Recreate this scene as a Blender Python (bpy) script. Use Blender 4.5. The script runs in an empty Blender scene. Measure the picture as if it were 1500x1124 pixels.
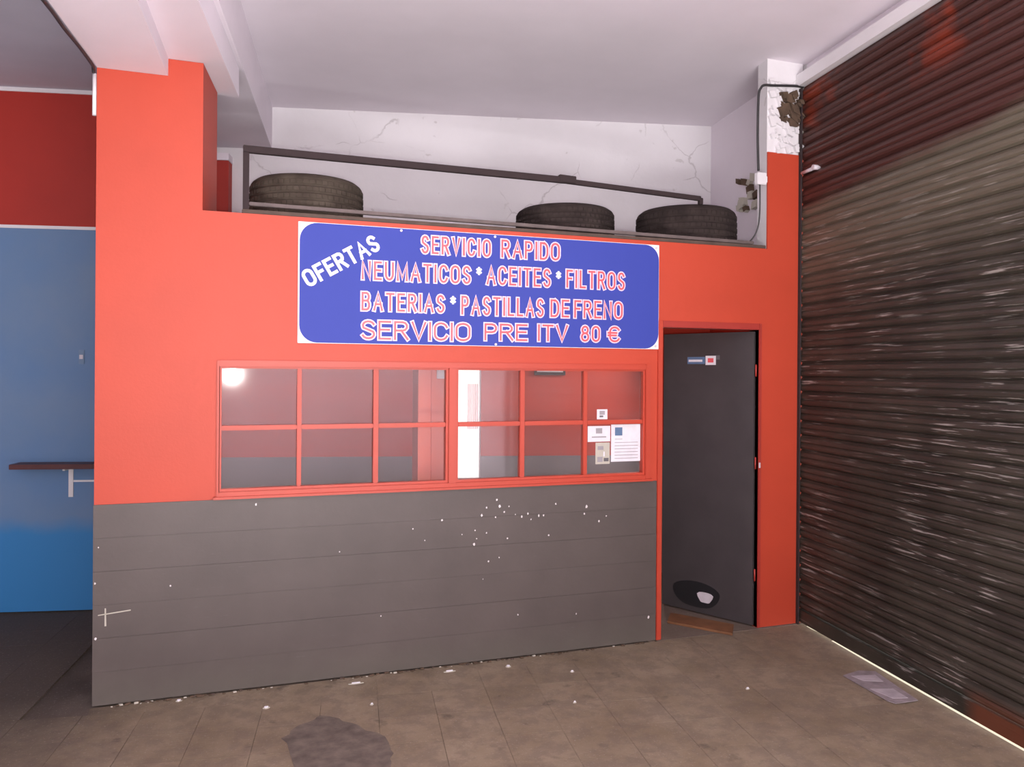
import bpy, bmesh, math, random
from mathutils import Vector, Matrix

sc = bpy.context.scene
col = sc.collection
random.seed(4)

# ------------------------------------------------------------------ camera
cam_d = bpy.data.cameras.new('camera')
cam = bpy.data.objects.new('camera', cam_d)
col.objects.link(cam)
sc.camera = cam
YAW, ROLL, FPX = math.radians(19.3), 0.0068, 1171.0
fw = Vector((math.sin(YAW), math.cos(YAW), 0))
rt = (Vector((math.cos(YAW), -math.sin(YAW), 0)) + Vector((0, 0, ROLL))).normalized()
up = rt.cross(fw).normalized()
M = Matrix((rt, up, -fw)).transposed().to_4x4()
M.translation = Vector((0, -4.5, 1.70))
cam.matrix_world = M
cam_d.sensor_fit = 'HORIZONTAL'
cam_d.sensor_width = 36.0
cam_d.lens = 36.0 * FPX / 1500.0
cam_d.shift_y = -17.0 / 1500.0
cam_d.clip_start = 0.02

# ------------------------------------------------------------------ world (daylight outside)
w = bpy.data.worlds.new('daylight')
sc.world = w
w.use_nodes = True
w.node_tree.nodes['Background'].inputs[0].default_value = (1.0, 0.95, 0.86, 1)
w.node_tree.nodes['Background'].inputs[1].default_value = 2.6

# ------------------------------------------------------------------ lamps
def lamp(name, kind, loc, energy, color=(1, 1, 1), **kw):
    d = bpy.data.lights.new(name, kind)
    d.energy = energy
    d.color = color
    for k, v in kw.items():
        setattr(d, k, v)
    o = bpy.data.objects.new(name, d)
    o.location = loc
    col.objects.link(o)
    return o
# the photographer's flash, just under the lens
lamp('camera_flash', 'POINT', (0.0, -4.47, 1.655), 190, (1.0, 0.95, 0.89), shadow_soft_size=0.022)
# area lamps added as fill, with no source in view
# small lamp added inside the office to brighten it behind the panes
lamp('office_fill', 'AREA', (3.2, 1.0, 2.1), 16, (1.0, 0.93, 0.85), shape='SQUARE', size=.3).rotation_euler = (math.radians(-15), math.radians(60), 0)
e = lamp('rear_fill', 'AREA', (1.5, -7.6, 2.15), 150, (1.0, 0.96, 0.94), shape='RECTANGLE', size=3.0, size_y=.7)  # added fill high behind the photographer, standing in for daylight
e.rotation_euler = (math.radians(118), 0, math.radians(3))

# unseen fill added low behind the photographer, throwing light up to the ceiling
lamp('floor_up_fill', 'AREA', (.4, -5.6, .05), 500, (1.0, 0.96, 0.97), shape='RECTANGLE', size=3.2, size_y=1.3).rotation_euler = (math.radians(180), 0, 0)
sc.view_settings.view_transform = 'Standard'
sc.view_settings.look = 'None'
sc.view_settings.gamma = 1.0
sc.view_settings.use_curve_mapping = False
sc.view_settings.exposure = 0.0

# ------------------------------------------------------------------ materials
class NT:
    def __init__(self, name):
        self.m = bpy.data.materials.new(name)
        self.m.use_nodes = True
        self.t = self.m.node_tree
        self.b = self.t.nodes['Principled BSDF']
        self.out = self.t.nodes['Material Output']
    def n(self, typ, **kw):
        x = self.t.nodes.new(typ)
        for k, v in kw.items():
            if isinstance(k, str) and hasattr(x, k):
                setattr(x, k, v)
        return x
    def l(self, a, b):
        self.t.links.new(a, b)
    def pos(self, scale=(1, 1, 1)):
        g = self.n('ShaderNodeNewGeometry')
        mp = self.n('ShaderNodeMapping')
        mp.inputs['Scale'].default_value = scale
        self.l(g.outputs['Position'], mp.inputs['Vector'])
        return mp.outputs[0]
    def noise(self, vec, scale, detail=4, rough=.55):
        x = self.n('ShaderNodeTexNoise')
        x.inputs['Scale'].default_value = scale
        x.inputs['Detail'].default_value = detail
        x.inputs['Roughness'].default_value = rough
        self.l(vec, x.inputs['Vector'])
        return x.outputs['Fac']
    def ramp(self, fac, stops):
        r = self.n('ShaderNodeValToRGB')
        el = r.color_ramp.elements
        while len(el) < len(stops):
            el.new(0.5)
        for e_, (p, c) in zip(el, stops):
            e_.position = p
            e_.color = (c, c, c, 1) if isinstance(c, (int, float)) else (*c, 1)
        self.l(fac, r.inputs[0])
        return r.outputs[0]
    def mix(self, fac, a, b, mode='MIX'):
        x = self.n('ShaderNodeMix', data_type='RGBA', blend_type=mode)
        if isinstance(fac, (int, float)):
            x.inputs[0].default_value = fac
        else:
            self.l(fac, x.inputs[0])
        for s, v in ((6, a), (7, b)):
            if isinstance(v, tuple):
                x.inputs[s].default_value = (*v, 1)
            else:
                self.l(v, x.inputs[s])
        return x.outputs[2]
    def math(self, op, a, b=0.0):
        x = self.n('ShaderNodeMath', operation=op)
        for s, v in ((0, a), (1, b)):
            if isinstance(v, (int, float)):
                x.inputs[s].default_value = v
            else:
                self.l(v, x.inputs[s])
        return x.outputs[0]
    def sep(self, vec):
        s = self.n('ShaderNodeSeparateXYZ')
        self.l(vec, s.inputs[0])
        return s.outputs
    def bump(self, h, strength=.2, dist=.01):
        x = self.n('ShaderNodeBump')
        x.inputs['Strength'].default_value = strength
        x.inputs['Distance'].default_value = dist
        self.l(h, x.inputs['Height'])
        self.l(x.outputs[0], self.b.inputs['Normal'])
    def base(self, c):
        if isinstance(c, tuple):
            self.b.inputs['Base Color'].default_value = (*c, 1)
        else:
            self.l(c, self.b.inputs['Base Color'])

def S(r, g, b):
    f = lambda c: (c / 255 / 12.92) if c <= 10 else ((c / 255 + .055) / 1.055) ** 2.4
    return (f(r), f(g), f(b))

def paint(name, c, vary=.12, rough=.6, scale=2.0, grain=60, bump=.12, metallic=0.0):
    t = NT(name)
    p = t.pos()
    n1 = t.noise(p, scale, 5)
    k = t.ramp(n1, [(.3, 1 - vary), (.7, 1 + vary * .3)])
    t.base(t.mix(1.0, c, k, 'MULTIPLY'))
    t.b.inputs['Roughness'].default_value = rough
    t.b.inputs['Metallic'].default_value = metallic
    t.bump(t.noise(p, grain, 3), bump, .004)
    return t.m

def plain(name, c, rough=.6, metallic=0.0):
    t = NT(name)
    n1 = t.ramp(t.noise(t.pos(), 25, 3), [(.3, .9), (.7, 1.0)])
    t.base(t.mix(1.0, c, n1, 'MULTIPLY'))
    t.b.inputs['Roughness'].default_value = rough
    t.b.inputs['Metallic'].default_value = metallic
    return t.m

RED = paint('red_orange_wall_paint', (.48, .052, .022), .08, .55)
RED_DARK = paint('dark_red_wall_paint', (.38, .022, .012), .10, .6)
RED_IN = paint('office_red_paint', (.68, .060, .028), .08, .6)
BLUE = None
WHITE = paint('white_ceiling_paint', (.80, .74, .80), .06, .8, 1.5)
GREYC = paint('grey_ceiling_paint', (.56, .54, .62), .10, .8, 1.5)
GREY_IN = paint('office_grey_paint', (.25, .245, .25), .10, .6)
WHITEP = paint('white_metal', (.75, .73, .75), .05, .4)

def back_wall_mat():
    t = NT('cracked_white_plaster')
    p = t.pos()
    big = t.ramp(t.noise(p, 1.3, 5), [(.3, .90), (.65, 1.0)])
    c = t.mix(1.0, (.76, .74, .76), big, 'MULTIPLY')
    v = t.n('ShaderNodeTexVoronoi', feature='DISTANCE_TO_EDGE')
    v.inputs['Scale'].default_value = 2.4
    wn = t.n('ShaderNodeTexNoise'); wn.inputs['Scale'].default_value = 3.0; wn.inputs['Detail'].default_value = 5
    t.l(p, wn.inputs['Vector'])
    wm = t.mix(.22, p, wn.outputs['Color'])
    t.l(wm, v.inputs['Vector'])
    crack = t.ramp(v.outputs['Distance'], [(0.0, 1.0), (.012, 0.0)])
    mask = t.ramp(t.noise(p, 2.0, 3), [(.52, 0.0), (.6, .45)])
    f = t.math('MULTIPLY', crack, mask)
    c = t.mix(f, c, (.25, .22, .22))
    spot = t.ramp(t.noise(p, 9, 2), [(.70, 0.0), (.74, .35)])
    c = t.mix(spot, c, (.35, .32, .30))
    t.base(c)
    t.b.inputs['Roughness'].default_value = .8
    t.bump(t.noise(p, 14, 5), .25, .01)
    return t.m
PLASTER = back_wall_mat()

def blue_mat():
    t = NT('blue_wall_paint')
    p = t.pos()
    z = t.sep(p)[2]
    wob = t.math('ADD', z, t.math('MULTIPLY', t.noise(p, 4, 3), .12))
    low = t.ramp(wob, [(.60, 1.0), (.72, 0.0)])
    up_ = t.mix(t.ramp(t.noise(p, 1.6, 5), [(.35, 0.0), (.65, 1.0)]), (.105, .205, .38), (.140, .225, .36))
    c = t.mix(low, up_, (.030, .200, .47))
    t.base(c)
    t.b.inputs['Roughness'].default_value = .5
    t.bump(t.noise(p, 50, 3), .1, .004)
    return t.m
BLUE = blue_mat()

def dado_mat():
    t = NT('charcoal_dado_paint')
    p = t.pos()
    k = t.ramp(t.noise(p, 2.2, 6), [(.3, .82), (.7, 1.06)])
    c = t.mix(1.0, (.090, .072, .066), k, 'MULTIPLY')
    z = t.sep(p)[2]
    dirt = t.ramp(t.math('ADD', z, t.math('MULTIPLY', t.noise(p, 7, 5), .22)), [(.06, .6), (.30, 0.0)])
    c = t.mix(dirt, c, (.115, .105, .085))
    sp = t.pos((1.2, 1.2, 26))
    scr = t.ramp(t.noise(sp, 3.5, 6, .7), [(.66, 0.0), (.72, .35)])
    c = t.mix(scr, c, (.22, .20, .20))
    t.base(c)
    t.b.inputs['Roughness'].default_value = .5
    t.bump(t.noise(p, 45, 4), .15, .004)
    return t.m
DADO = dado_mat()

def floor_mat(name, c0, c1, seedoff=0.0):
    t = NT(name)
    p = t.pos()
    c = t.mix(t.ramp(t.noise(p, 2.4, 7, .65), [(.3, 0.0), (.7, 1.0)]), c0, c1)
    oi = t.n('ShaderNodeObjectInfo')
    k = t.ramp(oi.outputs['Random'], [(0.0, .92), (1.0, 1.05)])
    c = t.mix(1.0, c, k, 'MULTIPLY')
    blot = t.ramp(t.noise(p, 9.0, 7, .7), [(.42, .45), (.55, 0.0)])
    c = t.mix(blot, c, (.13, .095, .075))
    oil = t.ramp(t.noise(p, 5.5, 4), [(.64, 0.0), (.72, .55)])
    c = t.mix(oil, c, (.055, .04, .03))
    # oily black staining on the floor of the left bay, reddish dirt by the shutter
    s = t.sep(p)
    wx = t.math('ADD', s[0], t.math('MULTIPLY', t.noise(p, 3, 4), .5))
    left = t.ramp(wx, [(-.55 + .5, 0.0), (0.5, 0.0)])
    mr = t.n('ShaderNodeMapRange'); mr.inputs[1].default_value = -.15; mr.inputs[2].default_value = -.55
    mr.inputs[3].default_value = 0; mr.inputs[4].default_value = 1
    t.l(wx, mr.inputs[0])
    mr2 = t.n('ShaderNodeMapRange'); mr2.inputs[1].default_value = -.6; mr2.inputs[2].default_value = .2
    mr2.inputs[3].default_value = .35; mr2.inputs[4].default_value = .9
    t.l(s[1], mr2.inputs[0])
    c = t.mix(t.math('MULTIPLY', mr.outputs[0], mr2.outputs[0]), c, (.045, .032, .024))
    speck = t.ramp(t.noise(p, 90, 2), [(.62, 0.0), (.72, .25)])
    c = t.mix(speck, c, (.45, .40, .36))
    t.base(c)
    t.b.inputs['Roughness'].default_value = .8
    t.bump(t.noise(p, 30, 5), .35, .006)
    return t.m
TILE = floor_mat('worn_floor_tile', (.175, .128, .080), (.265, .210, .148))
GROUT = floor_mat('floor_screed', (.12, .09, .07), (.19, .15, .12))

def shutter_mat():
    t = NT('rusted_shutter_steel')
    p = t.pos()
    s = t.sep(p)
    n = t.noise(p, 3.0, 5)
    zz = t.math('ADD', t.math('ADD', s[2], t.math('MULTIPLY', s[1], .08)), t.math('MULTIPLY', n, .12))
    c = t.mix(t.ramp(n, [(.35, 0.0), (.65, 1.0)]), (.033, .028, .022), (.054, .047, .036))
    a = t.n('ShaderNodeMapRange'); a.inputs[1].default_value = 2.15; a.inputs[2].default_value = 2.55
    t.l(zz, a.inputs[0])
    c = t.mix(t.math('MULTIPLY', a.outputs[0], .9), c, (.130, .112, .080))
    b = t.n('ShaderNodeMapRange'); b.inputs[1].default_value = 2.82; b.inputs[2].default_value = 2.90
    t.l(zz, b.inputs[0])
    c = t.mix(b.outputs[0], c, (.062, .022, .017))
    rn = t.ramp(t.noise(p, 2.6, 3), [(.52, 0.0), (.62, .8)])
    h = t.n('ShaderNodeMapRange'); h.inputs[1].default_value = 3.25; h.inputs[2].default_value = 3.4
    t.l(s[2], h.inputs[0])
    c = t.mix(t.math('MULTIPLY', rn, h.outputs[0]), c, (.22, .032, .012))
    # scratches running along the slats
    sp = t.pos((3.2, 3.2, 85))
    sc1 = t.ramp(t.noise(sp, 1.0, 4, .6), [(.59, 0.0), (.63, 1.0)])
    lim = t.n('ShaderNodeMapRange'); lim.inputs[1].default_value = 2.9; lim.inputs[2].default_value = 2.6
    t.l(s[2], lim.inputs[0])
    pt = t.ramp(t.noise(p, 2.2, 3), [(.40, 0.0), (.6, .75)])
    c = t.mix(t.math('MULTIPLY', t.math('MULTIPLY', sc1, lim.outputs[0]), pt), c, (.40, .37, .34))
    # red rust on the bottom edge, right
    bz = t.n('ShaderNodeMapRange'); bz.inputs[1].default_value = .18; bz.inputs[2].default_value = .10
    t.l(s[2], bz.inputs[0])
    by = t.n('ShaderNodeMapRange'); by.inputs[1].default_value = -1.5; by.inputs[2].default_value = -1.6
    t.l(s[1], by.inputs[0])
    c = t.mix(t.math('MULTIPLY', t.math('MULTIPLY', bz.outputs[0], by.outputs[0]), .8), c, (.16, .045, .02))
    t.base(c)
    t.b.inputs['Roughness'].default_value = .48
    t.b.inputs['Metallic'].default_value = .15
    t.bump(t.noise(sp, 2.0, 4), .35, .004)
    return t.m
SHUTTER = shutter_mat()

def glass_mat():
    t = NT('dusty_window_glass')
    tr = t.n('ShaderNodeBsdfTransparent'); tr.inputs[0].default_value = (.93, .92, .93, 1)
    gl = t.n('ShaderNodeBsdfGlossy'); gl.inputs['Roughness'].default_value = .055
    gl.inputs[0].default_value = (.9, .9, .9, 1)
    df = t.n('ShaderNodeBsdfDiffuse')
    df.inputs[0].default_value = (.75, .62, .62, 1)
    lw = t.n('ShaderNodeLayerWeight'); lw.inputs[0].default_value = .5
    refl = t.math('ADD', .035, t.math('MULTIPLY', t.math('POWER', lw.outputs['Facing'], 5.0), .9))
    m1 = t.n('ShaderNodeMixShader')
    t.l(refl, m1.inputs[0])
    t.l(tr.outputs[0], m1.inputs[1]); t.l(gl.outputs[0], m1.inputs[2])
    m2 = t.n('ShaderNodeMixShader')
    dust = t.ramp(t.noise(t.pos(), 3.0, 4), [(.3, .02), (.7, .045)])
    t.l(dust, m2.inputs[0])
    t.l(m1.outputs[0], m2.inputs[1]); t.l(df.outputs[0], m2.inputs[2])
    t.l(m2.outputs[0], t.out.inputs[0])
    return t.m
GLASS = glass_mat()

def tyre_mat(name, c0, c1):
    t = NT(name)
    tc = t.n('ShaderNodeTexCoord')
    n = t.noise(tc.outputs['Object'], 9, 5)
    c = t.mix(t.ramp(n, [(.35, 0.0), (.65, 1.0)]), c0, c1)
    t.base(c)
    t.b.inputs['Roughness'].default_value = .95
    t.b.inputs['Specular IOR Level'].default_value = .25
    t.bump(t.noise(tc.outputs['Object'], 60, 4), .3, .003)
    return t.m
TYRE_DUSTY = tyre_mat('dusty_tyre_rubber', (.045, .034, .026), (.078, .062, .048))
TYRE_DARK = tyre_mat('dark_tyre_rubber', (.024, .017, .016), (.042, .031, .028))
RAIL = paint('brown_black_rail_paint', (.028, .016, .017), .25, .85, 8)
LEDGEM = paint('dirty_brown_ledge', (.095, .064, .05), .35, .85, 9)
RAILDUST = paint('dusty_bar_top', (.13, .10, .095), .3, .7, 9)
DOORM = paint('black_door_paint', (.055, .048, .050), .16, .42, 5, 40, .15)
JAMB = paint('deep_red_jamb_paint', (.36, .035, .025), .12, .5)
FRAME = paint('red_window_frame_paint', (.46, .052, .026), .06, .45)
SIGNBLUE = paint('sign_blue', (.030, .050, .33), .05, .7, 1.5, 20, .02)
SIGNWHITE = plain('sign_white', (.86, .82, .84), .4)
SIGNRED = plain('sign_red_lettering', (.74, .10, .12), .4)
SIGNPINK = plain('sign_outline_pale', (.80, .62, .72), .4)
BLACK = plain('cable_black', (.03, .028, .03), .5)
PAPER = plain('paper_white', (.74, .72, .77), .7)
PAPERG = plain('paper_print_grey', (.33, .31, .33), .7)
PAPERB = plain('paper_print_blue', (.10, .17, .30), .6)
PAPERD = plain('paper_print_dark', (.13, .12, .13), .6)
PAPERY = plain('old_paper_cream', (.50, .47, .40), .7)
SHELFM = paint('dark_red_brown_wood', (.09, .028, .028), .2, .5, 6)
CARD = paint('trodden_lilac_cardboard', (.28, .235, .25), .35, .8, 14)
CARDL = paint('pale_cardboard_layer', (.42, .37, .40), .25, .8, 14)
WOOD = paint('rusty_brown_wood', (.20, .085, .035), .3, .7, 9)
RUBBLE = paint('brown_rubble', (.11, .07, .045), .45, .95, 14, 30, .6)
PATCH = paint('dark_cement_patch', (.150, .118, .098), .45, .85, 14, 40, .4)
CHIP = plain('bare_white_plaster', (.75, .70, .70), .8)
METAL = plain('bright_bare_metal', (.62, .58, .62), .35)
SCUFF = plain('black_scuff', (.012, .012, .014), .5)
OUTG = paint('outdoor_paving', (.78, .72, .60), .1, .8)
CURT = plain('white_curtain_cloth', (.82, .78, .80), .9)
_t = CURT.node_tree
_tr = _t.nodes.new('ShaderNodeBsdfTranslucent'); _tr.inputs[0].default_value = (.95, .88, .90, 1)
_mx = _t.nodes.new('ShaderNodeMixShader'); _mx.inputs[0].default_value = .85
_t.links.new(_t.nodes['Principled BSDF'].outputs[0], _mx.inputs[1]); _t.links.new(_tr.outputs[0], _mx.inputs[2])
_t.links.new(_mx.outputs[0], _t.nodes['Material Output'].inputs[0])
PILLAR = paint('salmon_office_paint', (.80, .20, .13), .06, .6)

# ------------------------------------------------------------------ mesh helpers
class MB:
    def __init__(self):
        self.bm = bmesh.new()
        self.mats = []
    def _mi(self, m):
        if m not in self.mats:
            self.mats.append(m)
        return self.mats.index(m)
    def prism(self, poly, z0, z1, m):
        """vertical prism over an xy polygon"""
        mi = self._mi(m)
        a = [self.bm.verts.new((x, y, z0)) for x, y in poly]
        b = [self.bm.verts.new((x, y, z1)) for x, y in poly]
        n = len(poly)
        fs = [self.bm.faces.new(a[::-1]), self.bm.faces.new(b)]
        for i in range(n):
            fs.append(self.bm.faces.new((a[i], a[(i + 1) % n], b[(i + 1) % n], b[i])))
        for f in fs:
            f.material_index = mi
        return self
    def box(self, x0, x1, y0, y1, z0, z1, m):
        return self.prism([(x0, y0), (x1, y0), (x1, y1), (x0, y1)], z0, z1, m)
    def obox(self, o, a, b, c, m):
        o, a, b, c = map(Vector, (o, a, b, c))
        mi = self._mi(m)
        v = [self.bm.verts.new(o + a * i + b * j + c * k) for k in (0, 1) for j in (0, 1) for i in (0, 1)]
        for q in ((0, 2, 3, 1), (4, 5, 7, 6), (0, 1, 5, 4), (1, 3, 7, 5), (3, 2, 6, 7), (2, 0, 4, 6)):
            self.bm.faces.new([v[i] for i in q]).material_index = mi
        return self
    def slab(self, pts, n, th, m):
        """polygon in space given thickness along n"""
        mi = self._mi(m)
        n = Vector(n) * th
        a = [self.bm.verts.new(Vector(p)) for p in pts]
        b = [self.bm.verts.new(Vector(p) + n) for p in pts]
        k = len(pts)
        fs = [self.bm.faces.new(a[::-1]), self.bm.faces.new(b)]
        for i in range(k):
            fs.append(self.bm.faces.new((a[i], a[(i + 1) % k], b[(i + 1) % k], b[i])))
        for f in fs:
            f.material_index = mi
        return self
    def tube(self, pts, r, m, seg=10):
        mi = self._mi(m)
        pts = [Vector(p) for p in pts]
        rings = []
        for i, p in enumerate(pts):
            d = (pts[min(i + 1, len(pts) - 1)] - pts[max(i - 1, 0)]).normalized()
            u = d.cross(Vector((.31, .87, .38))).normalized()
            v = d.cross(u)
            rings.append([self.bm.verts.new(p + (u * math.cos(t) + v * math.sin(t)) * r) for t in [2 * math.pi * k / seg for k in range(seg)]])
        for a, b in zip(rings, rings[1:]):
            for k in range(seg):
                f = self.bm.faces.new((a[k], a[(k + 1) % seg], b[(k + 1) % seg], b[k]))
                f.material_index = mi; f.smooth = True
        self.bm.faces.new(rings[0]).material_index = mi
        self.bm.faces.new(rings[-1][::-1]).material_index = mi
        return self
    def lathe(self, prof, m, seg=48, closed=False, smooth=True):
        """prof: list of (r, z) about z"""
        mi = self._mi(m)
        rings = [[self.bm.verts.new((r * math.cos(t), r * math.sin(t), z)) for t in [2 * math.pi * k / seg for k in range(seg)]] for r, z in prof]
        pr = list(zip(rings, rings[1:]))
        if closed:
            pr.append((rings[-1], rings[0]))
        for a, b in pr:
            for k in range(seg):
                f = self.bm.faces.new((a[k], a[(k + 1) % seg], b[(k + 1) % seg], b[k]))
                f.material_index = mi; f.smooth = smooth
        return self
    def mesh(self, name):
        bmesh.ops.recalc_face_normals(self.bm, faces=self.bm.faces)
        me = bpy.data.meshes.new(name)
        self.bm.to_mesh(me); self.bm.free()
        for m in self.mats:
            me.materials.append(m)
        return me
    def build(self, name, parent=None, origin=None, bevel=0.0):
        if bevel:
            bmesh.ops.recalc_face_normals(self.bm, faces=self.bm.faces)
            bmesh.ops.bevel(self.bm, geom=list(self.bm.edges), offset=bevel, segments=2, affect='EDGES', clamp_overlap=True)
        me = self.mesh(name)
        return link(name, me, parent, origin)

def link(name, me, parent=None, origin=None):
    o = bpy.data.objects.new(name, me)
    col.objects.link(o)
    if origin is not None:
        me.transform(Matrix.Translation(-Vector(origin)))
        o.location = origin
    if parent is not None:
        o.parent = parent
        if origin is None:
            o.matrix_parent_inverse = Matrix.Translation(-Vector(parent.location))
        else:
            o.location = Vector(origin) - Vector(parent.location)
    return o

def empty(name, loc):
    o = bpy.data.objects.new(name, None)
    o.location = loc
    o.empty_display_size = .1
    col.objects.link(o)
    return o

def tag(o, label=None, cat=None, group=None, kind=None):
    for k, v in (('label', label), ('category', cat), ('group', group), ('kind', kind)):
        if v:
            o[k] = v
    return o

def struct(o, label=None):
    o['kind'] = 'structure'
    if label:
        o['label'] = label
    return o

# directions of the plan (the office front lies along x, the building grid is skewed to it)
ES = Vector((math.sin(math.radians(8.3)), math.cos(math.radians(8.3)), 0))     # along the shutter, away from the camera
NS = Vector((-ES.y, ES.x, 0))                                                  # out of the shutter, into the workshop
SX = 3.672
def sh(d, w_=0.0, z=0.0):
    """point on the shutter plane: d metres towards the camera from the pier, w_ into the room"""
    p = Vector((SX, 0, z)) - ES * d + NS * w_
    return p
BA = Vector((.298, 2.217, 0)); BD = Vector((.9757, -.2191, 0)); BN = Vector((.2191, .9757, 0))
def bk(x, off=0.0):
    """point of the back wall at world x, off metres behind its face"""
    k = (x - BA.x) / BD.x
    p = BA + BD * k + BN * off
    return (p.x, p.y)
H, HL, HO = 3.82, 3.662, 2.538
DZ = 1.014

# ------------------------------------------------------------------ room shell
fl = MB().prism([(-6, -8), (3.0, -8), (3.0, -4.3), (SX + .02, -.02), (3.9, .0), (3.99, 1.6), (-6.0, 4.0)], -.12, -.012, GROUT)
floor = struct(fl.build('floor'), 'worn brown tiled workshop floor')
MB().prism([(3.0, -4.3), (SX + .02, -.02), (4.0, 0), (9, 2), (9, -7), (3.0, -7)], -.12, -.022, OUTG).build('ground_outside')
struct(bpy.data.objects['ground_outside'], 'sunlit ground outside the roller shutter, seen through the gap under it')

# floor tiles: each a part of the floor
TS, TG = .285, .0018
tile_me = None
def in_tile_area(x, y):
    if y < -3.0 or x < -2.6: return False
    d = (Vector((x, y, 0)) - Vector((SX, 0, 0)))
    if d.dot(NS) < .16: return False
    if y > -.16 and x > -.85: return False
    if y > 1.55: return False
    # inside the view wedge (plus a margin)
    v = Vector((x, y + 4.5, 0))
    dep = v.dot(fw); lat = v.dot(Vector((rt.x, rt.y, 0)))
    return dep > 2.85 and abs(lat) < dep * .66 + .35
cnt = 0
a8 = math.radians(-8.3)
m_ = MB()
m_.box(-TS / 2 + TG / 2, TS / 2 - TG / 2, -TS / 2 + TG / 2, TS / 2 - TG / 2, -.012, 0, TILE)
tile_me = m_.mesh('tile')
for i in range(-22, 23):
    for j in range(-18, 14):
        p = Vector((SX - .16, 0, 0)) - ES * (j * TS) + NS * (i * TS)
        if in_tile_area(p.x, p.y) and cnt < 296:
            o = link('tile', tile_me, floor)
            o.location = (p.x, p.y, -.0012 * random.random())
            o.rotation_euler = (0, 0, a8)
            cnt += 1
print('tiles', cnt)
# screed level with the tiles elsewhere: a thin border under the walls
sb = MB()
sb.prism([(-.66, -.02), (3.66, -.02), (3.66, -.34), (-.66, -.34)], -.0119, -.0035, TILE)
q = [sh(.34, .004), sh(4.2, .004), sh(4.2, .31), sh(.34, .31)]
sb.build('screed_strip', floor)
MB().prism([(p.x, p.y) for p in q], -.0119, -.0032, TILE).build('screed_strip', floor)
MB().prism([(2.5, -.02), (3.7, -.02), (3.86, 1.6), (-.55, 2.3), (-.60, .3), (2.5, .1)], -.0119, -.001, GROUT).build('office_floor', floor)
pt = [(.235, -.66), (.33, -.55), (.431, -.473), (.56, -.60), (.67, -.80), (.69, -.95), (.647, -1.09), (.50, -1.2), (.33, -1.12), (.25, -.93)]
pt2 = []
for i in range(len(pt)):
    (x0, y0), (x1, y1) = pt[i], pt[(i + 1) % len(pt)]
    for k in range(4):
        pt2.append((x0 + (x1 - x0) * k / 4 + random.uniform(-.012, .012), y0 + (y1 - y0) * k / 4 + random.uniform(-.012, .012)))
MB().prism(pt2, -.003, .0012, PATCH).build('cement_patch', floor)['label'] = 'dark rough cement patch in the tiled floor'

# ceiling
ce = MB()
ce.prism([(-1.30, -8), (3.05, -8), (3.05, -4.3), (SX + .14, 0), (4.05, 1.7), (-.9, 2.8), (-.7, 0)], H, H + .12, WHITE)
struct(ce.build('ceiling'), 'white painted ceiling above the shutter and the office')
ce = MB()
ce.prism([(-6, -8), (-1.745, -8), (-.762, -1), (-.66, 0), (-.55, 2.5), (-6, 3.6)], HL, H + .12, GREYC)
struct(ce.build('ceiling'), 'grey painted ceiling of the left bay')

# beams
b_ = MB()
b_.prism([(-1.735, -8), (-1.365, -8), (-.385, -1), (-.322, -.001), (-.653, -.001), (-.755, -1)], 3.222, 3.48, WHITE)
b_.prism([(-.653, 0), (-.322, 0), (-.29, .45), (-.594, .45)], 3.225, 3.48, WHITE)
b_.prism([(-1.365, -8), (-1.19, -8), (-.184, -1), (-.042, 0), (.028, .493), (-.29, .493), (-.322, 0), (-.385, -1)], 3.312, 3.48, WHITE)
b_.prism([(-1.735, -8), (-1.155, -8), (-.016, 0), bk(.292), bk(-.6), (-.653, 0), (-.755, -1)], 3.48, H, WHITE)
struct(b_.build('ceiling_beam'), 'stepped white plastered beam running over the red column')

# column
c_ = MB()
c_.prism([(-.653, 0), (-.152, 0), (-.091, .451), (-.594, .45)], 0, DZ, DADO)
c_.prism([(-.653, 0), (-.322, 0), (-.29, .45), (-.594, .45)], DZ, 3.222, RED)
c_.prism([(-.322, 0), (-.152, 0), (-.091, .451), (-.29, .45)], DZ, 3.31, RED)
struct(c_.build('column'), 'tall red orange square column at the left end of the office')

# office front wall (red), opening for the window and the door
WX0, WX1, WZ0, WZ1 = -.060, 2.490, 1.030, 1.742
DX0, DX1, DH = 2.590, 3.322, 2.004
wf = MB()
wf.prism([(-.152, .0), (WX0, .0), (WX0, .10), (-.1385, .10)], DZ, HO, RED)
wf.prism([(-.152, .0), (WX0, .0), (WX0, .10), (-.1385, .10)], 0, DZ, DADO)
wf.box(WX0, WX1, 0, .10, 0, DZ, DADO)
wf.box(WX0, WX1, 0, .10, DZ, WZ0, RED)
wf.box(WX0, WX1, 0, .10, WZ1, HO, RED)
wf.box(WX1, 2.556, 0, .10, 0, DZ, DADO)
wf.box(WX1, 2.556, 0, .10, DZ, HO, RED)
wf.box(2.556, DX0, 0, .10, DH + .03, HO, RED)
wf.box(DX0, DX1, 0, .10, DH, HO, RED)
wf.box(DX1, 3.386, 0, .10, 0, HO, RED)
wall_front = struct(wf.build('wall_front'), 'red orange office partition wall with a low window and a door')
# dado courses painted charcoal
nrow = 6
for k in range(nrow):
    z0 = k * DZ / nrow; z1 = (k + 1) * DZ / nrow
    MB().box(-.655, 2.553, -.007 - .0012 * (k % 2), -.0002, z0 + .0003, z1 - (.0003 if k < nrow - 1 else 0), DADO).build('cladding_board', wall_front, bevel=.0007)
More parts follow.
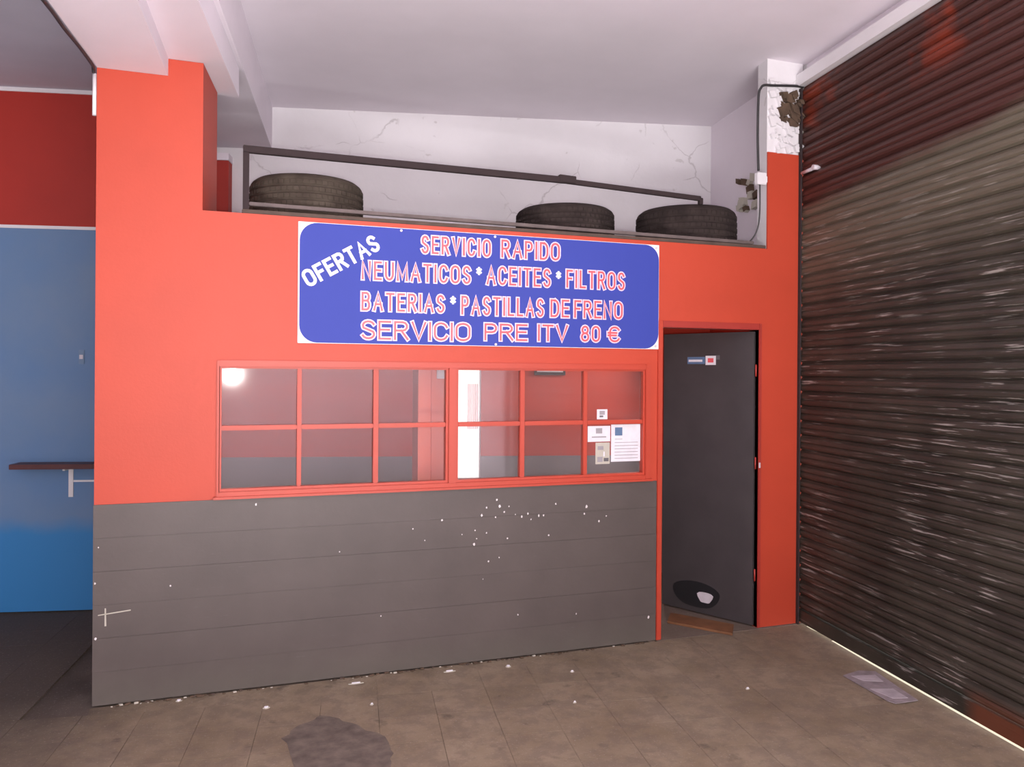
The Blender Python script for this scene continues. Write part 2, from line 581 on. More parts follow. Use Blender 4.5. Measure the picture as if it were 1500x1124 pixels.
# chips in the paint
ch = MB()
def chip(x, z, s):
    n = random.randint(4, 6)
    a0 = random.random() * 6
    pts = [(x + s * random.uniform(.6, 1.2) * math.cos(a0 + 6.283 * i / n) * .8, -.0090, z + s * random.uniform(.6, 1.3) * math.sin(a0 + 6.283 * i / n)) for i in range(n)]
    ch.slab(pts, (0, -1, 0), .001, CHIP)
for x, z, s in [(.126, .98, .010), (-.294, .579, .007), (.568, .697, .007), (1.483, .943, .010), (1.53, .868, .008), (1.475, .84, .009), (1.39, .855, .011),
                (1.434, .582, .008), (1.345, .689, .011), (2.064, .874, .013), (1.815, .712, .009), (2.05, .83, .008), (1.42, .90, .008), (1.50, .905, .013),
                (1.56, .90, .008), (1.60, .85, .007), (1.64, .835, .009), (1.68, .85, .009), (1.75, .835, .010), (1.78, .835, .009), (1.70, .815, .007),
                (1.35, .77, .007), (1.42, .75, .007), (1.36, .72, .006), (1.55, .71, .008), (1.27, .75, .006), (1.50, .60, .007), (1.15, .84, .009),
                (.98, .80, .008), (2.15, .78, .009), (2.20, .81, .007), (1.86, .90, .009), (1.40, .48, .005), (1.05, .73, .006), (2.0, .22, .007),
                (1.62, .25, .007), (2.50, .15, .012), (.8, .32, .006), (-.63, .80, .005), (-.64, .34, .009), (-.645, .62, .008)]:
    chip(x, z, s * .8)
# the long pale scrapes near the column foot
ch.slab([(-.63, -.0090, .455), (-.48, -.0090, .468), (-.48, -.0090, .474), (-.63, -.0090, .460)], (0, -1, 0), .001, PAPERY)
ch.slab([(-.60, -.0090, .40), (-.592, -.0090, .40), (-.594, -.0090, .49), (-.600, -.0090, .49)], (0, -1, 0), .001, PAPERY)
co = ch.build('paint_chips', wall_front); co['kind'] = 'stuff'; co['label'] = 'white chips knocked out of the charcoal paint'
# crumbs of plaster along the foot of the wall
cr = MB()
for i in range(130):
    x = random.uniform(-.65, 2.55)
    if random.random() < .45: x = random.choice([-.45, -.2, .1, .65, .95, 1.3]) + random.gauss(0, .07)
    s = random.uniform(.003, .011)
    cr.obox((x, -.030 - random.random() * .02, .0), (s * 1.8, s * .4 * random.random(), 0), (-s * .3, s, 0), (0, 0, s * .7), random.choice([PAPERY, RUBBLE, RUBBLE, RUBBLE, LEDGEM]))
co = cr.build('plaster_crumbs', floor); co['kind'] = 'stuff'; co['label'] = 'crumbs of plaster along the foot of the charcoal dado'

# roof of the office (the ledge that carries the tyres)
rf = MB().prism([(-.135, .101), (3.386, .101), (3.40, .145), (3.69, .145), bk(3.86), bk(-.12), (-.085, .455)], HO - .10, HO, LEDGEM)
struct(rf.build('office_roof'), 'flat roof of the small office that carries the tyres')
# pier at the right of the door
pr = MB()
pr.prism([(3.386, .012), (3.675, .012), (3.69, .137), (3.404, .137)], 0, H, PLASTER)
pr.prism([(3.386, 0), (3.675, 0), (3.675, .012), (3.386, .012)], 0, 3.19, RED)
pier = struct(pr.build('wall_pier'), 'red painted pier between the black door and the shutter, bare plaster at its top')
rb = MB()
random.seed(9)
for i in range(60):
    x = random.uniform(3.40, 3.665); z = random.uniform(3.18, 3.66)
    s = random.uniform(.015, .05)
    rb.obox((x, -.004 - random.random() * .008, z), (s, 0, s * random.uniform(-.5, .5)), (0, .03, 0), (-s * .4, 0, s), PLASTER)
rb.build('broken_plaster', pier)['kind'] = 'stuff'
rb = MB()
for i in range(26):
    x = random.uniform(3.50, 3.66); z = random.uniform(3.38, 3.58) + (x - 3.5) * .1
    s = random.uniform(.02, .06)
    rb.obox((x - s / 2, -.035 + random.random() * .02, z - s / 2), (s, 0, s * random.uniform(-.6, .6)), (0, .05, .01), (-s * .4, 0, s), RUBBLE)
o = rb.build('exposed_rubble', pier); o['kind'] = 'stuff'; o['label'] = 'brown rubble showing where the plaster broke away by the shutter head'

# back wall, with a narrow bright window into the office
VX0, VX1, VZ0, VZ1 = 1.735, 1.952, .80, 1.86
bw = MB()
def bseg(x0, x1, z0, z1, m):
    bw.prism([bk(x0), bk(x1), bk(x1, .15), bk(x0, .15)], z0, z1, m)
def bcol(x0, x1, lo=True):
    bseg(x0, x1, 0, 1.0, GREY_IN); bseg(x0, x1, 1.0, HO - .1, RED_IN)
bcol(-.95, VX0); bcol(VX1, 4.05)
bseg(VX0, VX1, 0, VZ0, GREY_IN); bseg(VX0, VX1, VZ1, HO - .1, RED_IN)
bseg(-.95, 4.05, HO - .1, H, PLASTER)
struct(bw.build('wall_back'), 'back wall, cracked white plaster above the tyres and red with grey below inside the office')
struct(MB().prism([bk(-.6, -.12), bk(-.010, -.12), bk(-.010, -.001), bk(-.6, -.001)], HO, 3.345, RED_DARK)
       .prism([bk(-.6, -.14), bk(-.005, -.14), bk(-.005, -.001), bk(-.6, -.001)], 3.345, 3.40, WHITE).build('wall_pilaster'), 'dark red stub of wall with a white top behind the column')

# left bay wall: blue below, red above, white line between
LN = Vector((.209, .978, 0)).normalized(); LD = Vector((LN.y, -LN.x, 0)); L0 = Vector((-.915, 1.803, 0))
def lf(k, off=0.0):
    p = L0 + LD * k + LN * off
    return (p.x, p.y)
wl = MB()
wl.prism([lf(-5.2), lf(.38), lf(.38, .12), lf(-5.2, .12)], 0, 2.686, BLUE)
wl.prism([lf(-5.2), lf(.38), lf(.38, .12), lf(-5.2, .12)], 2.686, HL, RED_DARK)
wall_left = struct(wl.build('wall_left'), 'wall of the left bay, dark red above and blue below')
MB().prism([lf(-5.2, -.008), lf(.38, -.008), lf(.38), lf(-5.2)], 2.680, 2.702, WHITEP).build('dividing_strip', wall_left)['label'] = 'thin white strip between the red and the blue paint'
MB().prism([lf(-5.2, -.010), lf(.38, -.010), lf(.38), lf(-5.2)], HL - .028, HL, WHITEP).build('cornice', wall_left)['label'] = 'thin white strip under the ceiling'
struct(MB().prism([lf(.38), lf(.44), bk(-.45), bk(-.55)], 0, H, WHITE).build('wall_return'), 'short wall joining the left bay to the back wall')

# right wall: short piece beyond the pier, shutter opening, lintel and strip over the shutter
wr = MB()
wr.prism([(3.69, .137), (3.872, 1.45), (4.02, 1.45), (3.84, .137)], HO - .1, H, WHITE)
wr.prism([(3.69, .137), (3.872, 1.45), (4.02, 1.45), (3.84, .137)], 0, HO - .1, RED_IN)
p0, p1 = sh(-.12, -.03), sh(4.35, -.03); q0, q1 = sh(-.12, -.2), sh(4.35, -.2)
wr.prism([(p0.x, p0.y), (p1.x, p1.y), (q1.x, q1.y), (q0.x, q0.y)], 3.60, H, WHITE)
r0, r1, r2, r3 = sh(4.18, .0), sh(4.35, 0), sh(4.35, -.2), sh(4.18, -.2)
wr.prism([(r.x, r.y) for r in (r0, r1, r2, r3)], 0, 3.62, PLASTER)
wr.prism([(3.0, -4.25), (3.0, -8), (3.15, -8), (3.15, -4.25)], 0, H, WHITE)
r0, r1, r2, r3 = sh(-.05, -.045), sh(-.20, -.045), sh(-.20, -.2), sh(-.05, -.2)
wr.prism([(SX + .026, .0), (3.84, .0), (3.84, .137), (3.692, .137)], 0, H, PLASTER)
wall_right = struct(wr.build('wall_right'), 'wall on the right that holds the roller shutter')
a, b, c, d = sh(.0, .0), sh(4.2, .0), sh(4.2, .055), sh(.0, .055)
struct(MB().prism([(p.x, p.y) for p in (a, b, c, d)], 3.655, 3.735, WHITEP).build('trim_1'), 'white ledge running above the roller shutter')
struct(MB().box(-6.15, 3.15, -8.15, -8, 0, H, WHITE).build('wall_rear'))
struct(MB().box(-6.15, -6, -8.15, 4.2, 0, H, WHITE).build('wall_far_left'))

# ------------------------------------------------------------------ roller shutter
shut = empty('door_2', sh(2.1, 0, 0))
struct(shut, 'rusty brown steel roller shutter of interlocking slats on the right')
PITCH, SL = .0985, 4.16
prof = [(0, .000), (.004, .004), (.010, .016), (.022, .022), (.036, .023), (.046, .015), (.056, .023), (.068, .022), (.080, .015), (.088, .004), (.0960, .000)]
bm = bmesh.new()
vs = [[], []]
for s in (0, 1):
    for v, w_ in prof:
        vs[s].append(bm.verts.new((s * SL, w_, v)))
    for v, w_ in [(.0965, -.004), (.110, -.004), (.110, -.009), (.090, -.006)] + [(v, w_ - .006) for v, w_ in reversed(prof[:-2])]:
        vs[s].append(bm.verts.new((s * SL, w_, v)))
n = len(vs[0])
for i in range(n):
    bm.faces.new((vs[0][i], vs[0][(i + 1) % n], vs[1][(i + 1) % n], vs[1][i]))
bm.faces.new(vs[0]); bm.faces.new(vs[1][::-1])
bmesh.ops.recalc_face_normals(bm, faces=bm.faces)
slat_me = bpy.data.meshes.new('slat'); bm.to_mesh(slat_me); bm.free()
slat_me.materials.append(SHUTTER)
ang = math.atan2(-ES.y, -ES.x)
nsl = 36
for k in range(nsl):
    o = link('slat', slat_me, shut)
    # local x runs along the shutter, local y must face the room
    wob = random.uniform(-.0012, .0012)
    R3 = Matrix((ES, NS, Vector((0, 0, 1)))).transposed().to_4x4()
    R3.translation = sh(SL + .004, wob, .102 + k * PITCH)
    o.matrix_basis = R3
a, b, c, d = sh(0, -.008), sh(4.16, -.008), sh(4.16, .022), sh(0, .022)
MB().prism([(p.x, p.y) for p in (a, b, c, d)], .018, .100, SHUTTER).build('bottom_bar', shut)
a, b, c, d = sh(.003, .0255), sh(.034, .0255), sh(.034, .036), sh(.003, .036)
MB().prism([(p.x, p.y) for p in (a, b, c, d)], 0, 3.64, RAIL).build('guide_rail', shut)
pin = MB(); pc = sh(.20, .0, 3.06)
pin.tube([pc + NS * .0, pc + NS * .05], .017, METAL, 14)
pin.tube([pc + NS * .03 + ES * .16, pc + NS * .03], .012, METAL, 8)
pin.build('lock_pin', shut)['label'] = 'small grey round bolt beside the pier'

# ------------------------------------------------------------------ window of the office
win = empty('window_1', ((WX0 + WX1) / 2, 0, WZ0))
struct(win, 'long low office window with twelve panes in a red frame')
F = MB()
yo, yi = -.016, .060
OX0, OX1, OZ0, OZ1 = -.075, 2.505, 1.016, 1.752
PX = [(-.051, .336), (.360, .752), (.781, 1.172), (1.246, 1.630), (1.660, 2.045), (2.072, 2.456)]
PZ = [(1.068, 1.378), (1.404, 1.708)]
F.box(OX0, PX[0][0] - .012, yo, yi, OZ0, OZ1, FRAME)
F.box(PX[5][1] + .012, OX1, yo, yi, OZ0, OZ1, FRAME)
F.box(PX[0][0] - .012, PX[5][1] + .012, yo, yi, OZ0, PZ[0][0] - .014, FRAME)
F.box(PX[0][0] - .012, PX[5][1] + .012, yo, yi, PZ[1][1] + .010, OZ1, FRAME)
F.box(PX[2][1] + .014, PX[3][0] - .014, yo, yi, PZ[0][0] - .014, PZ[1][1] + .010, FRAME)
F.build('window_frame', win, bevel=.003)
for a_, b_2 in ((0, 2), (3, 5)):
    s_ = MB()
    x0, x1 = PX[a_][0] - .012, PX[b_2][1] + (.014 if b_2 == 2 else .012)
    if a_ == 3: x0 = PX[3][0] - .014
    s_.box(x0, PX[a_][0], .0, .045, PZ[0][0] - .014, PZ[1][1] + .010, FRAME)
    s_.box(PX[b_2][1], x1, .0, .045, PZ[0][0] - .014, PZ[1][1] + .010, FRAME)
    s_.box(PX[a_][0], PX[b_2][1], .0, .045, PZ[0][0] - .014, PZ[0][0], FRAME)
    s_.box(PX[a_][0], PX[b_2][1], .0, .045, PZ[1][1], PZ[1][1] + .010, FRAME)
    s_.build('sash', win)
    for i in (a_, a_ + 1):
        MB().box(PX[i][1], PX[i + 1][0], .002, .043, PZ[0][0], PZ[1][1], FRAME).build('glazing_bar', win, bevel=.003)
    for i in range(a_, b_2 + 1):
        MB().box(PX[i][0], PX[i][1], .004, .041, PZ[0][1], PZ[1][0], FRAME).build('glazing_bar', win, bevel=.003)
for (x0, x1) in PX:
    for (z0, z1) in PZ:
        MB().box(x0, x1, .028, .032, z0, z1, GLASS).build('pane', win)
MB().box(OX0 - .015, OX1 + .01, -.030, 0, 1.016, 1.030, FRAME).build('window_sill', win, bevel=.002)

# ------------------------------------------------------------------ door
door = empty('door_1', (3.318, .05, 0))
struct(door, 'narrow black office door standing ajar in a red frame')
fr = MB()
fr.box(2.556, DX0, -.014, .105, 0, DH + .03, FRAME)
fr.build('door_jamb', door, bevel=.003)['label'] = 'bright red door jamb beside the charcoal dado'
MB().box(DX1, DX1 + .022, -.008, .105, 0, DH + .03, JAMB).build('door_jamb', door, bevel=.003)['label'] = 'deep red door jamb on the hinge side'
MB().box(DX0, DX1, -.008, .105, DH - .012, DH + .03, JAMB).build('door_head', door, bevel=.003)
T = Vector((-.454, .891, 0)).normalized()
NL = Vector((-T.y, -T.x * -1, 0))        # leaf normal facing the camera side
NL = Vector((-.891, -.454, 0)).normalized()
HG = Vector((3.305, .025, 0))
MB().obox(HG + Vector((0, 0, .010)), T * .71, -NL * .035, Vector((0, 0, 1.972)), DOORM).build('door_leaf', door, bevel=.002)
leafp = lambda k, z, off=0.0: HG + T * k + NL * off + Vector((0, 0, z))
for z in (.35, 1.10, 1.72):
    MB().tube([Vector((3.311, .012, z - .04)), Vector((3.311, .012, z + .04))], .006, JAMB, 8).build('hinge', door)
MB().box(3.3225, 3.334, -.012, -.0082, 1.07, 1.105, METAL).build('latch_plate', door)
# torn oval kick mark low on the leaf
rg = MB(); ki = []
N = 28
kc, kz, ra, rb_ = .43, .135, .185, .098
pts = [leafp(kc + ra * math.cos(t) * (1 + .06 * math.sin(3 * t)), kz + rb_ * math.sin(t) * (1 + .08 * math.cos(2 * t)), .0) for t in [2 * math.pi * i / N for i in range(N)]]
rg.slab(pts, NL, .003, SCUFF)
rg.build('scuff_mark', door)['label'] = 'oval black scuffed dent low on the black door'
kc2, kz2 = .355, .125
pts = [leafp(kc2 + .058 * math.cos(t) * (1 + .2 * math.sin(3 * t)), kz2 + .045 * math.sin(t) * (1 + .2 * math.cos(2 * t)), .003) for t in [2 * math.pi * i / 16 for i in range(16)]]
MB().slab(pts, NL, .003, METAL).build('bare_patch', door)['label'] = 'bright bare patch inside the scuffed dent'

def on_leaf(k0, k1, z0, z1, m, off, th=.001):
    mm = MB(); mm.obox(leafp(k0, z0, off), T * (k1 - k0), NL * th, Vector((0, 0, z1 - z0)), m)
    return mm
st = empty('door_sticker', leafp(.38, 1.755, .001))
tag(st, 'small blue, white and red sticker high on the black door', 'sticker')
on_leaf(.37, .51, 1.765, 1.815, PAPERB, .0005).build('blue_field', st)
on_leaf(.39, .50, 1.780, 1.796, PAPER, .0016).build('white_band', st)
on_leaf(.285, .365, 1.758, 1.822, PAPER, .0005).build('white_field', st)
on_leaf(.303, .347, 1.775, 1.805, SIGNRED, .0016).build('red_mark', st)
on_leaf(.255, .284, 1.795, 1.825, PAPERD, .0005).build('corner_tab', st)

# ------------------------------------------------------------------ window in the office back wall
w2 = empty('window_2', (*bk((VX0 + VX1) / 2), VZ0))
struct(w2, 'narrow bright window in the office back wall, seen through the front window')
f2 = MB()
def b3(x0, x1, o0, o1, z0, z1, m, mb):
    mb.prism([bk(x0, o0), bk(x1, o0), bk(x1, o1), bk(x0, o1)], z0, z1, m)
b3(VX0, VX0 + .012, .02, .08, VZ0, VZ1, WHITEP, f2); b3(VX1 - .012, VX1, .02, .08, VZ0, VZ1, WHITEP, f2)
b3(VX0 + .012, VX1 - .012, .02, .08, VZ0, VZ0 + .015, WHITEP, f2); b3(VX0 + .012, VX1 - .012, .02, .08, VZ1 - .015, VZ1, WHITEP, f2)
f2.build('window_frame', w2)
g2 = MB(); b3(VX0 + .012, VX1 - .012, .05, .053, VZ0 + .015, VZ1 - .015, GLASS, g2); g2.build('pane', w2)
cu = MB()
bm2 = cu.bm
N = 26; prev = None; mi = cu._mi(CURT)
for i in range(N + 1):
    x = VX0 + .105 + (VX1 - VX0 - .122) * i / N
    off = .030 + .008 * math.sin(i * 1.5)
    x_, y_ = bk(x, off)
    cur = [bm2.verts.new((x_, y_, 1.22)), bm2.verts.new((x_, y_, 1.60))]
    if prev:
        bm2.faces.new((prev[0], cur[0], cur[1], prev[1])).material_index = mi
    prev = cur
curt = cu.build('curtain'); tag(curt, 'short white curtain hanging at the narrow bright back window of the office', 'curtain')

# pillar inside the office
pl = MB(); pl.box(1.075, 1.155, .30, .46, 0, HO - .1, PILLAR); pl.box(1.155, 1.262, .285, .46, 0, HO - .1, PILLAR)
pill = struct(pl.build('wall_stub', None), 'salmon painted stub of wall just behind the office window')
sw = MB().box(1.185, 1.245, .270, .285, 1.655, 1.755, WHITEP).build('switch_box', bevel=.003)
tag(sw, 'small white switch box high on the salmon stub behind the window', 'switch')
# framed notice on the back wall of the office
nt = empty('framed_notice', (*bk(2.50, -.02), 1.69))
tag(nt, 'framed white notice on the red back wall inside the office', 'picture')
m1 = MB(); b3(2.385, 2.64, -.022, -.001, 1.675, 1.93, BLACK, m1); m1.build('frame', nt)
m1 = MB(); b3(2.405, 2.62, -.025, -.0222, 1.700, 1.91, PAPER, m1); m1.build('sheet', nt)

# ------------------------------------------------------------------ sign
SGX0, SGX1, SGZ0, SGZ1 = .335, 2.558, 1.850, 2.512
sign = empty('advertising_sign', ((SGX0 + SGX1) / 2, 0, SGZ0))
tag(sign, 'long blue advertising sign with white corners and outlined lettering above the office window', 'sign')
MB().box(SGX0, SGX1, -.012, -.0003, SGZ0, SGZ1, SIGNWHITE).build('board', sign, bevel=.0015)
def rrect(x0, x1, z0, z1, r, y, th, m, cut=.0):
    pts = []
    for cx, cz, a0 in ((x1 - r, z1 - r, 0), (x0 + r, z1 - r, 90), (x0 + r, z0 + r, 180), (x1 - r, z0 + r, 270)):
        for k in range(9):
            t = math.radians(a0 + k * 90 / 8)
            pts.append((cx + r * math.cos(t), y, cz + r * math.sin(t)))
    return MB().slab(pts, (0, -1, 0), th, m)
rrect(SGX0 + .008, SGX1 - .003, SGZ0 + .003, SGZ1 - .003, .095, -.012, .0012, SIGNBLUE).build('blue_field', sign)

def arc(cx, cy, rx, ry, a0, a1, n=5):
    return [(cx + rx * math.cos(math.radians(a0 + (a1 - a0) * k / n)), cy + ry * math.sin(math.radians(a0 + (a1 - a0) * k / n))) for k in range(n + 1)]
RING = arc(.5, .72, .5, .28, 0, 180, 8) + arc(.5, .28, .5, .28, 180, 360, 8) + [(1.0, .72)]
GL = {   # centre lines of the sign letters: (relative width, strokes)
    'A': (.70, [[(0, 0), (.5, 1), (1, 0)], [(.20, .34), (.80, .34)]]),
    'B': (.60, [[(0, 0), (0, 1)], [(0, 1), (.6, 1)] + arc(.6, .77, .34, .23, 90, -90)[1:] + [(.12, .54)], [(.5, .54)] + arc(.62, .27, .38, .27, 90, -90) + [(0, 0)]]),
    'C': (.62, [arc(.5, .70, .5, .30, 15, 180, 7) + arc(.5, .30, .5, .30, 180, 345, 7)]),
    'D': (.62, [[(0, 0), (0, 1), (.45, 1)] + arc(.45, .62, .55, .38, 90, 0, 5) + arc(.45, .38, .55, .38, 0, -90, 5) + [(0, 0)]]),
    'E': (.52, [[(1, 1), (0, 1), (0, 0), (1, 0)], [(0, .53), (.9, .53)]]),
    'F': (.50, [[(1, 1), (0, 1), (0, 0)], [(0, .52), (.85, .52)]]),
    'I': (.0, [[(.5, 0), (.5, 1)]]),
    'L': (.48, [[(0, 1), (0, 0), (1, 0)]]),
    'M': (.80, [[(0, 0), (0, 1), (.5, .12), (1, 1), (1, 0)]]),
    'N': (.62, [[(0, 0), (0, 1), (1, 0), (1, 1)]]),
    'O': (.68, [RING]),
    '0': (.50, [RING]),
    'P': (.56, [[(0, 0), (0, 1)], [(0, 1), (.6, 1)] + arc(.6, .74, .40, .26, 90, -90)[1:] + [(.12, .48)]]),
    'R': (.62, [[(0, 0), (0, 1)], [(0, 1), (.6, 1)] + arc(.6, .75, .36, .25, 90, -90)[1:] + [(.12, .50)], [(.5, .50), (1, 0)]]),
    'S': (.58, [arc(.5, .76, .46, .24, 20, 200, 7) + [(.10, .62), (.88, .40)] + arc(.5, .25, .48, .25, 15, -160, 7)]),
    'T': (.58, [[(0, 1), (1, 1)], [(.5, 1), (.5, 0)]]),
    'U': (.62, [[(0, 1)] + arc(.5, .32, .5, .32, 180, 360, 8) + [(1, 1)]]),
    'V': (.64, [[(0, 1), (.5, 0), (1, 1)]]),
    '8': (.50, [arc(.5, .76, .42, .24, 0, 360, 12), arc(.5, .27, .50, .27, 0, 360, 12)]),
    '\u20ac': (.60, [arc(.58, .70, .42, .30, 25, 180, 7) + arc(.58, .30, .42, .30, 180, 335, 7), [(0, .60), (.75, .60)], [(0, .42), (.70, .42)]]),
    '*': (.8, [[(.5, .1), (.5, .9)], [(.12, .30), (.88, .70)], [(.12, .70), (.88, .30)]]),
}
def ribbon(bm, pts, hw, conv):
    n = len(pts)
    closed = (Vector(pts[0]) - Vector(pts[-1])).length < 1e-5
    P = [Vector(p) for p in pts]
    ds = [(P[i + 1] - P[i]).normalized() for i in range(n - 1)]
    L, R_ = [], []
    for i in range(n):
        if closed and i in (0, n - 1):
            d0, d1 = ds[-1], ds[0]
        else:
            d0 = ds[max(i - 1, 0)]; d1 = ds[min(i, n - 2)]
        t = d0 + d1
        t = t.normalized() if t.length > 1e-4 else d0
        nrm = Vector((-t.y, t.x))
        c = max(.70, nrm.dot(Vector((-d0.y, d0.x))))
        off = nrm * (hw / c)
        p = P[i].copy()
        if not closed and i == 0: p -= ds[0] * hw
        if not closed and i == n - 1: p += ds[-1] * hw
        L.append(bm.verts.new(conv(p + off))); R_.append(bm.verts.new(conv(p - off)))
    for i in range(n - 1):
        bm.faces.new((L[i], L[i + 1], R_[i + 1], R_[i]))
def letter(body, org, ux, uz, width, height, layers, y, hw, gap=.0035):
    """block letters stroked on their centre lines; layers: (material, half stroke, lift)"""
    org, ux, uz = Vector(org), Vector(ux), Vector(uz)
    unit = (width - len(body) * 2 * hw - (len(body) - 1) * gap) / max(.001, sum(GL[c][0] for c in body))
    if body == '*': unit = (width - 2 * hw) / .8
    for m, h_, dy in layers:
        bm = bmesh.new()
        x = 0.0
        for c in body:
            gw, strokes = GL[c]
            for si, st_ in enumerate(strokes):
                pts = [(x + hw + px * gw * unit, hw + pz * (height - 2 * hw)) for px, pz in st_]
                ins = hw - h_
                def conv(p):
                    q = org + ux * p[0] + uz * p[1]
                    q.y = y - dy - si * .00025
                    return q
                ribbon(bm, pts, h_, conv)
            x += gw * unit + 2 * hw + gap
        me = bpy.data.meshes.new('lettering'); bm.to_mesh(me); bm.free()
        me.materials.append(m)
        link('lettering', me, sign)
X3, Z3 = (1, 0, 0), (0, 0, 1)
def line(body, x0, x1, zl0, zl1, star=False):
    hw = .0125 if not star else .006
    layers = [(SIGNWHITE, hw, 0)] if star else [(SIGNPINK, hw, 0), (SIGNRED, .0058, .0012)]
    letter(body, (x0, 0, zl0), X3, Z3, x1 - x0, zl1 - zl0, layers, -.0142, hw)
line('SERVICIO', 1.010, 1.440, 2.368, 2.484)
line('RAPIDO', 1.492, 1.880, 2.370, 2.490)
line('NEUMATICOS', .672, 1.318, 2.204, 2.322)
line('ACEITES', 1.402, 1.821, 2.207, 2.330)
line('FILTROS', 1.911, 2.320, 2.209, 2.332)
line('BATERIAS', .672, 1.162, 2.031, 2.148)
line('PASTILLAS', 1.249, 1.778, 2.025, 2.148)
line('DE', 1.808, 1.944, 2.027, 2.148)
line('FRENO', 1.964, 2.307, 2.027, 2.148)
line('SERVICIO', .672, 1.319, 1.870, 1.990)
line('PRE', 1.391, 1.674, 1.878, 1.992)
line('ITV', 1.728, 1.937, 1.880, 1.994)
line('80', 2.010, 2.152, 1.882, 1.994)
line('\u20ac', 2.190, 2.290, 1.882, 1.994)
line('*', 1.342, 1.382, 2.262, 2.318, True)
line('*', 1.846, 1.886, 2.262, 2.318, True)
line('*', 1.186, 1.226, 2.085, 2.142, True)
a_ = math.radians(30.5)
letter('OFERTAS', (.392, 0, 2.150), (math.cos(a_), 0, math.sin(a_)), (-math.sin(a_), 0, math.cos(a_)), .462, .098, [(SIGNWHITE, .0088, .0)], -.0142, .0088, .009)
for x, z in [(.360, 2.490), (2.535, 2.492), (.360, 1.870), (2.535, 1.870), (.900, 2.497), (1.459, 2.497), (1.468, 1.862)]:
    MB().tube([(x, -.0118, z), (x, -.018, z)], .0075, METAL, 10).build('screw', sign)

# ------------------------------------------------------------------ papers on the glass
def paper(name, label, x0, x1, z0, z1, marks, cat, base=PAPER):
    e_ = empty(name, ((x0 + x1) / 2, .0278, z0))
    tag(e_, label, cat)
    MB().box(x0, x1, .0266, .0278, z0, z1, base).build('sheet', e_)
    for nm, a0, a1, c0, c1, m in marks:
        W, Hh = x1 - x0, z1 - z0
        MB().box(x0 + a0 * W, x0 + a1 * W, .0256, .0266, z0 + c0 * Hh, z0 + c1 * Hh, m).build(nm, e_)
lines = [('printed_line', .12, .92, .08 + .085 * k, .095 + .085 * k, PAPERG) for k in range(6)]
paper('notice_sheet', 'large white printed sheet with a blue square, stuck inside the lower right pane', 2.247, 2.452, 1.140, 1.374,
      [('printed_square', .13, .38, .70, .92, PAPERB), ('printed_line', .13, .38, .60, .615, PAPERG)] + lines, 'paper')
paper('notice_card', 'white card with a grey emblem, left of the large sheet in the lower right pane', 2.086, 2.240, 1.268, 1.366,
      [('printed_emblem', .36, .64, .52, .86, PAPERG), ('printed_line', .18, .82, .26, .34, PAPERG)], 'card')
paper('notice_label', 'small grey and white label under the emblem card in the lower right pane', 2.140, 2.238, 1.128, 1.262,
      [('printed_block', .15, .55, .66, .84, PAPERG), ('printed_block', .12, .50, .10, .34, PAPERG), ('printed_block', .58, .92, .12, .28, PAPERD), ('printed_block', .55, .64, .35, .58, PAPER)], 'label', PAPERY)
paper('window_sticker', 'small square sticker at the foot of the upper right pane', 2.148, 2.220, 1.408, 1.470,
      [('printed_block', .25, .75, .45, .85, PAPERG), ('printed_block', .25, .60, .20, .38, PAPERD)], 'sticker')

# ------------------------------------------------------------------ railing on the office roof
rail = empty('railing', (.06, .03, HO))
tag(rail, 'dark metal tube railing along the front edge of the office roof', 'railing')
def bar(name, p, q, th, hh, m, lab=None):
    p, q = Vector(p), Vector(q)
    d = q - p
    o = MB().obox(p + Vector((0, 0, -hh / 2)), d, (0, th, 0), (0, 0, hh), m).build(name, rail, bevel=.003)
    if lab: o['label'] = lab
bar('top_rail', (.048, .0, 2.884), (1.93, .0, 2.876), .03, .038, RAIL)
bar('top_rail', (1.90, .004, 2.873), (2.875, .004, 2.838), .026, .030, RAIL)
bar('joint_sleeve', (1.875, -.004, 2.884), (1.985, -.004, 2.880), .034, .044, RAIL)
MB().obox((2.862, .004, 2.800), (.028, 0, 0), (0, .026, 0), (0, 0, .042), RAIL).build('end_hook', rail, bevel=.003)
MB().box(.048, .080, .0, .03, HO + .0223, 2.866, RAIL).build('post', rail, bevel=.003)
bar('bottom_rail', (.081, .0, 2.592), (3.28, .0, 2.573), .03, .020, RAILDUST, 'dusty bottom bar of the railing')
ld = MB().box(.045, 3.372, -.004, .050, HO + .0002, HO + .022, LEDGEM).build('ledge_board', bevel=.003, origin=(1.7, .05, HO))
tag(ld, 'dirty brown board capping the top of the red office wall', 'board')

